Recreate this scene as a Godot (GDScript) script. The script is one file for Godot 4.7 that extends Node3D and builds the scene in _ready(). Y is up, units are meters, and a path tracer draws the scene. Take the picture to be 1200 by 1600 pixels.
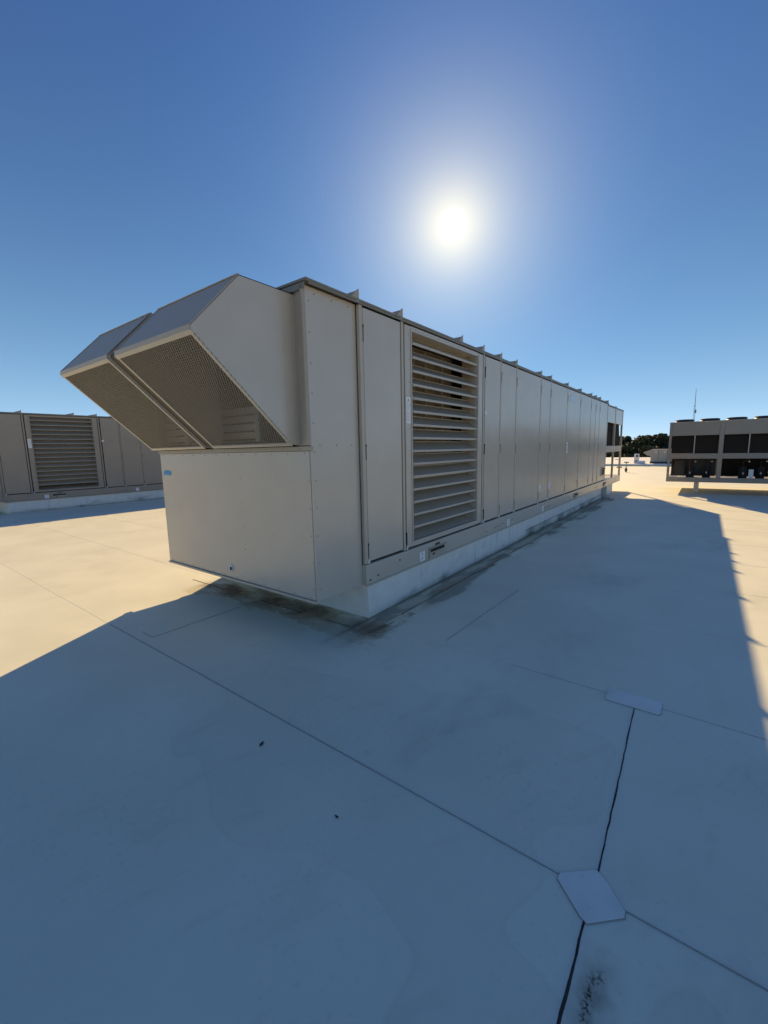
extends Node3D
# A flat white roof with packaged air handlers. x runs along the long unit, z comes out of its near face, y is up.

var M := {}
var rng := RandomNumberGenerator.new()
const SUN := Vector3(0.79772, 0.42847, -0.42433)

func _ready() -> void:
	rng.seed = 7
	# ---- camera
	var cam := Camera3D.new()
	cam.name = "camera"
	cam.transform = Transform3D(Basis(Vector3(0.60181, -0.02001, 0.79839), Vector3(0.12737, 0.98929, -0.07121), Vector3(-0.78842, 0.14455, 0.59792)).orthonormalized(), Vector3(-2.4326, 1.65, 2.5752))
	cam.fov = 100.81
	cam.near = 0.05
	cam.far = 3000.0
	add_child(cam)
	cam.current = true
	# ---- sky
	var env := Environment.new()
	env.background_mode = Environment.BG_SKY
	var sky := Sky.new()
	var pano := PanoramaSkyMaterial.new()
	pano.panorama = ImageTexture.create_from_image(sky_image(1536, 768))
	sky.sky_material = pano
	env.sky = sky
	env.background_energy_multiplier = 0.64
	env.tonemap_mode = Environment.TONE_MAPPER_LINEAR
	env.tonemap_exposure = 1.78
	env.sdfgi_enabled = true
	env.ssao_enabled = true
	env.ssil_enabled = true
	var we := WorldEnvironment.new()
	we.name = "world"
	we.environment = env
	add_child(we)
	# ---- sun
	var sun := DirectionalLight3D.new()
	sun.name = "sun"
	sun.light_color = Color(1.0, 0.72, 0.375).linear_to_srgb()
	sun.light_energy = 1.13
	sun.light_angular_distance = 0.5
	sun.shadow_enabled = true
	add_child(sun)
	sun.look_at_from_position(SUN * 50.0, Vector3.ZERO)
	# ---- the rest
	materials()
	build_land()
	build_roof()
	var proto := build_unit()
	build_curbs()
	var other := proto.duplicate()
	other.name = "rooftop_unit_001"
	dim_paint(other)
	other.position = Vector3(0.10, 0, -13.78)
	add_child(other, true)
	tag(other, "tan rooftop air handler standing alone behind, half hidden by the near unit's intake hoods", "air handler", "long tan air handlers on white curbs")
	build_condenser()
	build_far()
	build_trees()
	build_bits()


func dim_paint(o: Node) -> void:  # swaps in the darkened copies that carry shade in their colour
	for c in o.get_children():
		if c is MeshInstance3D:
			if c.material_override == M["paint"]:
				c.material_override = M["paint_dimmed"]
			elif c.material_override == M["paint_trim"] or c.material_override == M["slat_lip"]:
				c.material_override = M["trim_dimmed"]
		dim_paint(c)


# ------------------------------------------------------------------ sky
func sky_image(w: int, h: int) -> Image:
	var data := PackedFloat32Array()
	data.resize(w * h * 3)
	var i := 0
	for r in h:
		var el := (0.5 - (r + 0.5) / h) * PI
		var y := sin(el)
		var c := cos(el)
		var base: Vector3
		if y < 0.0:
			base = Vector3(0.30, 0.36, 0.38)
		else:
			base = Vector3(0.015, 0.046, 0.200) + Vector3(0.275, 0.555, 0.70) * exp(-y / 0.28) + Vector3(0.28, 0.17, 0.01) * exp(-y / 0.07)
		for k in w:
			var v := base
			if y >= -0.02:
				var az := (k + 0.5) / w * TAU
				var d := c * sin(az) * SUN.x + y * SUN.y - c * cos(az) * SUN.z
				if d > 0.0:
					var a := rad_to_deg(acos(clampf(d, -1.0, 1.0)))
					# scattered light round the sun: a wide pale veil, a narrow bright one and the disc
					v += Vector3(0.035, 0.085, 0.185) * exp(-pow(a / 28.0, 2.0))
					v += Vector3(0.61, 0.52, 0.28) * exp(-pow(a / 7.6, 1.35))
					v += Vector3(0.16, 0.11, 0.01) * exp(-pow(a / 4.4, 2.6))
					v += Vector3(0.13, 0.11, 0.05) * exp(-pow(a / 2.6, 2.2))
					v += Vector3(6.0, 6.0, 5.4) * exp(-pow(a / 1.05, 4.0))
			data[i] = v.x
			data[i + 1] = v.y
			data[i + 2] = v.z
			i += 3
	return Image.create_from_data(w, h, false, Image.FORMAT_RGBF, data.to_byte_array())


# ------------------------------------------------------------------ materials
func lin(r: float, g: float, b: float, a := 1.0) -> Color:
	var c := Color(r, g, b).linear_to_srgb()
	c.a = a
	return c

func noise_tex(freq: float, lo: Color, hi: Color, sd: int, size := 512, oct := 4) -> NoiseTexture2D:
	var n := FastNoiseLite.new()
	n.seed = sd
	n.frequency = freq
	n.fractal_octaves = oct
	var t := NoiseTexture2D.new()
	t.noise = n
	t.width = size
	t.height = size
	t.seamless = true
	var g := Gradient.new()
	g.set_color(0, lo)
	g.set_color(1, hi)
	t.color_ramp = g
	return t

func bump_tex(freq: float, strength: float, sd: int, size := 512, oct := 2) -> NoiseTexture2D:
	var n := FastNoiseLite.new()
	n.seed = sd
	n.frequency = freq
	n.fractal_octaves = oct
	var t := NoiseTexture2D.new()
	t.noise = n
	t.width = size
	t.height = size
	t.seamless = true
	t.as_normal_map = true
	t.bump_strength = strength
	return t

func mat(called: String, c: Color, rough := 0.6, metal := 0.0) -> StandardMaterial3D:
	var m := StandardMaterial3D.new()
	m.resource_name = called
	m.albedo_color = c
	m.roughness = rough
	m.metallic = metal
	M[called] = m
	return m

func grain(m: StandardMaterial3D, t: Texture2D, scale: float, nt: Texture2D = null, ns := 0.2) -> void:
	m.albedo_texture = t
	m.uv1_triplanar = true
	m.uv1_world_triplanar = true
	m.uv1_scale = Vector3.ONE * scale
	if nt:
		m.normal_enabled = true
		m.normal_texture = nt
		m.normal_scale = ns

func materials() -> void:
	var soft := noise_tex(0.010, Color(0.965, 0.965, 0.96), Color(1, 1, 1), 3, 512, 3)
	var wavy := bump_tex(0.006, 6.0, 5)
	grain(mat("paint", lin(0.60, 0.53, 0.425), 0.27), soft, 0.35, wavy, 0.13)
	grain(mat("paint_trim", lin(0.56, 0.485, 0.375), 0.36), soft, 0.7)
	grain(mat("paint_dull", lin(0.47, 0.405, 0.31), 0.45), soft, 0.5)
	grain(mat("pale_edge", lin(0.58, 0.53, 0.43), 0.4), soft, 0.8)
	grain(mat("galvanised", lin(0.55, 0.56, 0.57), 0.35, 0.7), soft, 1.2)
	M["paint"].metallic_specular = 0.7
	M["paint_trim"].metallic_specular = 0.6
	mat("gap", lin(0.02, 0.019, 0.017), 0.8)
	grain(mat("gap_shade", lin(0.10, 0.082, 0.058), 0.5), soft, 0.8)  # dark brown standing in for the shade between the hoods
	grain(mat("paint_dimmed", lin(0.38, 0.325, 0.255), 0.4), soft, 0.35)  # darker copy of paint: dimmer light on the other units put into colour
	grain(mat("trim_dimmed", lin(0.37, 0.32, 0.25), 0.45), soft, 0.7)  # trim darkened likewise, shade put into the colour
	mat("dark_metal", lin(0.05, 0.045, 0.04), 0.5)
	mat("inside", lin(0.030, 0.027, 0.023), 0.8)  # near-black: the dark of the hollows put into the colour
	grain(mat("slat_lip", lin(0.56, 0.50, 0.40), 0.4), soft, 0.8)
	grain(mat("slat_face", lin(0.40, 0.35, 0.27), 0.5), soft, 0.8)  # darker than the lips: shade on the blades put into the colour
	grain(mat("lid_edge", lin(0.24, 0.22, 0.175), 0.45), soft, 0.8)
	grain(mat("coil", lin(0.055, 0.043, 0.033), 0.8), noise_tex(0.05, Color(0.7, 0.7, 0.7), Color(1, 1, 1), 11), 2.0)
	M["coil"].metallic_specular = 0.2
	mat("mesh_wire", lin(0.28, 0.25, 0.20), 0.5)
	mat("screw", lin(0.42, 0.40, 0.36), 0.4, 0.3)
	mat("bolt", lin(0.06, 0.055, 0.05), 0.5, 0.3)
	mat("white_plastic", lin(0.78, 0.78, 0.76), 0.5)
	mat("copper", lin(0.10, 0.055, 0.035), 0.5, 0.3)
	mat("tape", lin(0.10, 0.34, 0.62), 0.6)
	mat("black_rubber", lin(0.025, 0.025, 0.026), 0.7)
	mat("leaf_dry", lin(0.04, 0.028, 0.018), 0.8)
	var memb := noise_tex(0.006, Color(0.95, 0.947, 0.938), Color(1, 1, 1), 21, 1024, 5)
	var memb_n := bump_tex(0.02, 3.0, 22, 512, 3)
	grain(mat("membrane", lin(0.88, 0.865, 0.67), 0.62), memb, 0.13, memb_n, 0.10)
	grain(mat("membrane_new", lin(0.90, 0.88, 0.76), 0.5), memb, 0.5)
	grain(mat("membrane_curb", lin(0.88, 0.86, 0.80), 0.5), memb, 0.6, memb_n, 0.3)
	mat("bead", lin(0.36, 0.35, 0.30), 0.8)
	mat("cavity", lin(0.34, 0.275, 0.19), 0.8)  # lighter brown: warm glare between the slats put into the colour
	mat("bead_soft", lin(0.52, 0.50, 0.42), 0.8)
	mat("bead_dark", lin(0.03, 0.028, 0.025), 0.8)
	mat("bead_faint", lin(0.74, 0.70, 0.58), 0.8)
	grain(mat("soil", lin(0.12, 0.11, 0.06), 0.95), noise_tex(0.03, Color(0.6, 0.6, 0.6), Color(1, 1, 1), 31), 0.05)
	grain(mat("bark", lin(0.07, 0.05, 0.035), 0.9), noise_tex(0.06, Color(0.5, 0.5, 0.5), Color(1, 1, 1), 32), 1.0)
	grain(mat("wall_paint", lin(0.45, 0.43, 0.38), 0.8), soft, 0.3)
	for k in 4:
		var f := mat("foliage_%d" % k, [lin(0.034, 0.048, 0.018), lin(0.044, 0.054, 0.020), lin(0.028, 0.042, 0.018), lin(0.050, 0.052, 0.022)][k], 0.7)
		f.backlight_enabled = true
		f.backlight = Color(0.10, 0.12, 0.04)
	var lab := mat("label_print", Color.WHITE, 0.5)
	lab.albedo_texture = ImageTexture.create_from_image(label_image(0))
	var lab2 := mat("label_small", Color.WHITE, 0.5)
	lab2.albedo_texture = ImageTexture.create_from_image(label_image(1))

func label_image(kind: int) -> Image:
	var r := RandomNumberGenerator.new()
	r.seed = 90 + kind
	var w := 64
	var h := 160 if kind == 0 else 80
	var im := Image.create(w, h, false, Image.FORMAT_RGB8)
	im.fill(Color(0.97, 0.97, 0.96))
	var ink := Color(0.70, 0.70, 0.72)
	if kind == 0:
		for x in 18:  # a dark warning triangle
			for y in 18:
				if absf(x - 9) * 2.0 < y:
					im.set_pixel(23 + x, 6 + y, Color(0.2, 0.2, 0.2))
		for k in 20:
			if k == 9:
				continue
			im.fill_rect(Rect2i(6, 30 + k * 6, r.randi_range(34, 52), 2), ink)
	else:
		im.fill_rect(Rect2i(24, 10, 16, 6), Color(0.12, 0.12, 0.12))
		im.fill_rect(Rect2i(32, 14, 6, 18), Color(0.12, 0.12, 0.12))
		for k in 5:
			im.fill_rect(Rect2i(10, 40 + k * 7, r.randi_range(30, 44), 3), ink)
	return im


# ------------------------------------------------------------------ shapes
func new_st() -> SurfaceTool:
	var st := SurfaceTool.new()
	st.begin(Mesh.PRIMITIVE_TRIANGLES)
	return st

func tri(st: SurfaceTool, a: Vector3, b: Vector3, c: Vector3, n: Vector3, uv := []) -> void:
	var flip := (b - a).cross(c - a).dot(n) > 0.0
	var order := [0, 2, 1] if flip else [0, 1, 2]
	var p := [a, b, c]
	for k in order:
		st.set_normal(n)
		st.set_uv(uv[k] if uv else Vector2(p[k].x, p[k].y))
		st.add_vertex(p[k])

func quad(st: SurfaceTool, a: Vector3, b: Vector3, c: Vector3, d: Vector3, n: Vector3) -> void:
	tri(st, a, b, c, n)
	tri(st, a, c, d, n)

# a box from lo to hi whose edges are cut off by c
func box(st: SurfaceTool, lo: Vector3, hi: Vector3, c := 0.0, t := Transform3D()) -> void:
	var ctr := (lo + hi) / 2.0
	var h := (hi - lo) / 2.0
	c = minf(c, minf(h.x, minf(h.y, h.z)) * 0.8)
	var put := func(p: Vector3) -> Vector3: return t * (ctr + p)
	for ax in 3:
		var b := (ax + 1) % 3
		var d := (ax + 2) % 3
		for s in [-1.0, 1.0]:
			var q := []
			for e in [[-1, -1], [1, -1], [1, 1], [-1, 1]]:
				var p := Vector3.ZERO
				p[ax] = s * h[ax]
				p[b] = e[0] * (h[b] - c)
				p[d] = e[1] * (h[d] - c)
				q.append(put.call(p))
			var n := Vector3.ZERO
			n[ax] = s
			quad(st, q[0], q[1], q[2], q[3], t.basis * n)
		if c <= 0.0:
			continue
		for s1 in [-1.0, 1.0]:
			for s2 in [-1.0, 1.0]:
				var q := []
				for e in [[0, -1], [0, 1], [1, 1], [1, -1]]:
					var p := Vector3.ZERO
					p[ax] = e[1] * (h[ax] - c)
					p[b] = s1 * (h[b] - (0.0 if e[0] == 0 else c))
					p[d] = s2 * (h[d] - (c if e[0] == 0 else 0.0))
					q.append(put.call(p))
				var n := Vector3.ZERO
				n[b] = s1
				n[d] = s2
				quad(st, q[0], q[1], q[2], q[3], (t.basis * n).normalized())
	if c > 0.0:
		for k in 8:
			var s := Vector3(1 if k & 1 else -1, 1 if k & 2 else -1, 1 if k & 4 else -1)
			var a: Vector3 = put.call(Vector3(s.x * h.x, s.y * (h.y - c), s.z * (h.z - c)))
			var b: Vector3 = put.call(Vector3(s.x * (h.x - c), s.y * h.y, s.z * (h.z - c)))
			var d: Vector3 = put.call(Vector3(s.x * (h.x - c), s.y * (h.y - c), s.z * h.z))
			tri(st, a, b, d, (t.basis * s).normalized())

# a flat outline given in a plane (points p), made dep thick along n
func prism(st: SurfaceTool, pts: Array, n: Vector3, dep: float) -> void:
	var flat := PackedVector2Array()
	var ax: Vector3 = (pts[1] - pts[0]).normalized()
	var ay := n.cross(ax).normalized()
	for p in pts:
		flat.append(Vector2((p - pts[0]).dot(ax), (p - pts[0]).dot(ay)))
	var idx := Geometry2D.triangulate_polygon(flat)
	for k in range(0, idx.size(), 3):
		tri(st, pts[idx[k]], pts[idx[k + 1]], pts[idx[k + 2]], -n)
		tri(st, pts[idx[k]] + n * dep, pts[idx[k + 1]] + n * dep, pts[idx[k + 2]] + n * dep, n)
	var mid := Vector3.ZERO
	for p in pts:
		mid += p
	mid /= pts.size()
	for k in pts.size():
		var a: Vector3 = pts[k]
		var b: Vector3 = pts[(k + 1) % pts.size()]
		var o := (b - a).cross(n).normalized()
		if o.dot((a + b) / 2.0 - mid) < 0.0:
			o = -o
		quad(st, a, b, b + n * dep, a + n * dep, o)

# a bar of square section between two points
func bar(st: SurfaceTool, a: Vector3, b: Vector3, w: float, h: float, up := Vector3.UP) -> void:
	var z := (b - a).normalized()
	var x := up.cross(z)
	if x.length() < 0.01:
		x = Vector3.RIGHT.cross(z)
	x = x.normalized()
	var y := z.cross(x)
	var t := Transform3D(Basis(x, y, z), (a + b) / 2.0)
	var l := (b - a).length()
	box(st, Vector3(-w / 2, -h / 2, -l / 2), Vector3(w / 2, h / 2, l / 2), 0.0, t)

# a round tube along the points
func tube(st: SurfaceTool, pts: Array, r0: float, r1 := -1.0, sides := 8) -> void:
	if r1 < 0.0:
		r1 = r0
	var rings := []
	for k in pts.size():
		var d: Vector3 = (pts[mini(k + 1, pts.size() - 1)] - pts[maxi(k - 1, 0)]).normalized()
		var x := d.cross(Vector3.UP)
		if x.length() < 0.05:
			x = d.cross(Vector3.RIGHT)
		x = x.normalized()
		var y := d.cross(x)
		var r := lerpf(r0, r1, float(k) / maxf(1.0, pts.size() - 1.0))
		var ring := []
		for s in sides:
			var a := TAU * s / sides
			ring.append([pts[k] + (x * cos(a) + y * sin(a)) * r, x * cos(a) + y * sin(a)])
		rings.append(ring)
	for k in pts.size() - 1:
		for s in sides:
			var e := (s + 1) % sides
			var c: Array = [rings[k][s], rings[k][e], rings[k + 1][e], rings[k + 1][s]]
			for o in [[0, 1, 2], [0, 2, 3]]:
				var p0: Vector3 = c[o[0]][0]
				var p1: Vector3 = c[o[1]][0]
				var p2: Vector3 = c[o[2]][0]
				var q: Array = o
				if (p1 - p0).cross(p2 - p0).dot(c[o[0]][1]) > 0.0:
					q = [o[0], o[2], o[1]]
				for v in q:
					st.set_normal(c[v][1])
					st.set_uv(Vector2.ZERO)
					st.add_vertex(c[v][0])
	for k in [0, pts.size() - 1]:
		var n: Vector3 = (pts[1] - pts[0]).normalized() * (-1.0 if k == 0 else 1.0)
		for s in sides:
			tri(st, pts[k], rings[k][s][0], rings[k][(s + 1) % sides][0], n)

func obj(called: String, st, m: String, parent: Node3D) -> MeshInstance3D:
	var o := MeshInstance3D.new()
	o.name = called
	o.mesh = st.commit() if st is SurfaceTool else st
	o.material_override = M[m]
	parent.add_child(o, true)
	return o

func node(called: String, at := Vector3.ZERO) -> Node3D:
	var o := Node3D.new()
	o.name = called
	o.position = at
	add_child(o, true)
	return o

func tag(o: Node, label: String, category := "", group := "", kind := "") -> void:
	o.set_meta("label", label)
	if category:
		o.set_meta("category", category)
	if group:
		o.set_meta("group", group)
	if kind:
		o.set_meta("kind", kind)

func one_box(called: String, lo: Vector3, hi: Vector3, m: String, parent: Node3D, c := 0.0) -> MeshInstance3D:
	var st := new_st()
	box(st, lo, hi, c)
	return obj(called, st, m, parent)

# a printed sheet standing at z, its print upright
func sticker(called: String, x0: float, y0: float, x1: float, y1: float, z: float, m: String, parent: Node3D) -> MeshInstance3D:
	var st := new_st()
	box(st, Vector3(x0, y0, z - 0.001), Vector3(x1, y1, z + 0.0008))
	var p := [Vector3(x0, y0, z + 0.002), Vector3(x1, y0, z + 0.002), Vector3(x1, y1, z + 0.002), Vector3(x0, y1, z + 0.002)]
	var u := [Vector2(0, 1), Vector2(1, 1), Vector2(1, 0), Vector2(0, 0)]
	tri(st, p[0], p[1], p[2], Vector3(0, 0, 1), [u[0], u[1], u[2]])
	tri(st, p[0], p[2], p[3], Vector3(0, 0, 1), [u[0], u[2], u[3]])
	return obj(called, st, m, parent)


# ------------------------------------------------------------------ land and roof
func build_land() -> void:
	var g := PlaneMesh.new()
	g.size = Vector2(4000, 4000)
	var o := obj("ground", g, "soil", self)
	o.position.y = -8.5
	tag(o, "dark ground far below the roof", "", "", "structure")

const SEAM_X := -0.90
const SEAM_STEP := 1.47

func build_roof() -> void:
	var st := new_st()
	box(st, Vector3(-26, -8.4, -46), Vector3(36.4, 0, 30), 0.0)
	var r := obj("roof", st, "membrane", self)
	tag(r, "flat white membrane roof with welded seams", "", "", "structure")
	# membrane sheets lap over each other: a low step with a line of sealant along it
	for k in range(-16, 26):
		var x := SEAM_X + SEAM_STEP * k
		var s := new_st()
		var z := 30.0
		var wob := 0.0
		var near := k == 0
		var wide := 0.0055 if near else 0.0042
		while z > -46.0:
			var len := 0.8 if absf(z) < 8 else 6.0
			var nw := rng.randf_range(-0.004, 0.004)
			var under := x > 0.62 and x < 12.3 and z < 0.1 and z - len > -2.7
			if not under:
				seam_piece(s, Vector3(x + wob, 0, z), Vector3(x + nw, 0, z - len), wide * rng.randf_range(0.7, 1.3), 0.0035 if near else 0.0014)
			wob = nw
			z -= len
			if near and z < -1.6 and s != null:
				obj("seam", s, "bead", r)
				s = new_st()
				near = false
				wide = 0.0042
		obj("seam", s, "bead" if near else "bead_faint", r)
	# cross seams where two lengths of sheet meet
	var cs := new_st()
	jagged(cs, Vector3(0.50, 0, 2.325), Vector3(-0.80, 0, 2.354), 0.0045)
	jagged(cs, Vector3(-1.0, 0, 2.350), Vector3(-2.3, 0, 2.352), 0.0052)
	obj("seam", cs, "bead_dark", r)
	var ds := new_st()
	jagged(ds, Vector3(0.66, 0, 0.885), Vector3(2.3, 0, 0.937), 0.005)
	obj("seam", ds, "bead", r)
	# the outer edge of the flashing sheet that runs round the curb
	var fs := new_st()
	jagged(fs, Vector3(0.40, 0, 0.225), Vector3(12.6, 0, 0.20), 0.010)
	jagged(fs, Vector3(0.40, 0, 0.225), Vector3(0.36, 0, -2.75), 0.008)
	obj("seam", fs, "bead_dark", r)
	# patches
	patch(r, [Vector2(-0.895, 2.235), Vector2(-0.80, 2.345), Vector2(-0.815, 2.375), Vector2(-0.905, 2.46), Vector2(-0.93, 2.462), Vector2(-1.027, 2.36), Vector2(-1.015, 2.335), Vector2(-0.925, 2.235)], "bead", 0.006)
	patch(r, rounded(Rect2(0.477, 2.155, 0.168, 0.310), 0.022), "bead", 0.003)
	patch(r, rounded(Rect2(0.52, 0.77, 0.13, 0.14), 0.03), "bead_faint", 0.003, "membrane")
	patch(r, rounded(Rect2(-0.80, -1.56, 1.20, 0.22), 0.03), "bead", 0.0045, "membrane")
	patch(r, [Vector2(0.62, 0.03), Vector2(0.40, 0.03), Vector2(0.34, 0.12), Vector2(0.47, 0.34), Vector2(0.62, 0.36), Vector2(0.92, 0.27), Vector2(0.90, 0.03)], "bead", 0.0035, "membrane")
	patch(r, [Vector2(0.36, -0.62), Vector2(0.64, -0.60), Vector2(0.64, -0.30), Vector2(0.33, -0.34)], "bead", 0.0035, "membrane")
	var sa := new_st()
	jagged(sa, Vector3(0.571, 0, 1.50), Vector3(0.568, 0, 2.15), 0.0032)
	jagged(sa, Vector3(0.568, 0, 2.47), Vector3(0.566, 0, 2.95), 0.0036)
	obj("seam", sa, "bead_soft", r)
	# dirt
	dirt_sheet(r, "stain", Vector3(6.3, 0, 0.24), Vector2(13.4, 0.66), 0, "grime")
	dirt_sheet(r, "stain", Vector3(0.30, 0, -1.0), Vector2(1.5, 3.0), 1, "rust")
	dirt_sheet(r, "stain", Vector3(-1.25, 0, 2.42), Vector2(0.40, 0.22), 2, "soot")
	dirt_sheet(r, "stain", Vector3(2.0, 0, -5.2), Vector2(7.0, 5.0), 3, "scuff")
	dirt_sheet(r, "stain", Vector3(-1.2, 0, 1.6), Vector2(4.6, 5.0), 4, "specks")
	dirt_sheet(r, "stain", Vector3(2.6, 0, 2.2), Vector2(9.0, 3.4), 5, "scuff")

func seam_piece(st: SurfaceTool, a: Vector3, b: Vector3, w: float, tall := 0.0035) -> void:
	var d := (b - a).normalized()
	var s := d.cross(Vector3.UP).normalized() * w / 2.0
	var up := Vector3.UP * tall
	var e := d * 0.002
	quad(st, a - s * 1.6 - e, b - s * 1.6 + e, b - s * 0.6 + up + e, a - s * 0.6 + up - e, (Vector3.UP - s.normalized()).normalized())
	quad(st, a - s * 0.6 + up - e, b - s * 0.6 + up + e, b + s * 0.6 + up + e, a + s * 0.6 + up - e, Vector3.UP)
	quad(st, a + s * 1.6 - e, b + s * 1.6 + e, b + s * 0.6 + up + e, a + s * 0.6 + up - e, (Vector3.UP + s.normalized()).normalized())

func jagged(st: SurfaceTool, a: Vector3, b: Vector3, w: float) -> void:
	var n := int(maxf(3, (b - a).length() / 0.045))
	var wide := w
	var side := (b - a).cross(Vector3.UP).normalized()
	var last := a
	for k in n:
		var p := a.lerp(b, (k + 1.0) / n)
		if k < n - 1:
			p += side * rng.randf_range(-0.0016, 0.0016)
		wide = clampf(wide + rng.randf_range(-0.22, 0.22) * w, 0.7 * w, 1.3 * w)
		seam_piece(st, last, p, wide)
		last = p

func rounded(r: Rect2, c: float) -> Array:
	var out := []
	for q in [[r.position.x + c, r.position.y + c, PI], [r.end.x - c, r.position.y + c, PI * 1.5], [r.end.x - c, r.end.y - c, 0.0], [r.position.x + c, r.end.y - c, PI * 0.5]]:
		for k in 4:
			var a: float = q[2] + k * PI / 6.0
			out.append(Vector2(q[0] + cos(a) * c, q[1] + sin(a) * c))
	return out

func patch(r: Node3D, pts: Array, bead: String, w: float, sheet := "membrane_new") -> void:
	var p3 := []
	for p in pts:
		p3.append(Vector3(p.x, 0.001, p.y))
	var st := new_st()
	prism(st, p3, Vector3.UP, 0.004)
	var o := obj("patch", st, sheet, r)
	var s := new_st()
	for k in p3.size():
		seam_piece(s, p3[k], p3[(k + 1) % p3.size()], w * rng.randf_range(0.4, 1.2))
	obj("bead", s, bead, o)

var dirt_count := 0

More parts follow.
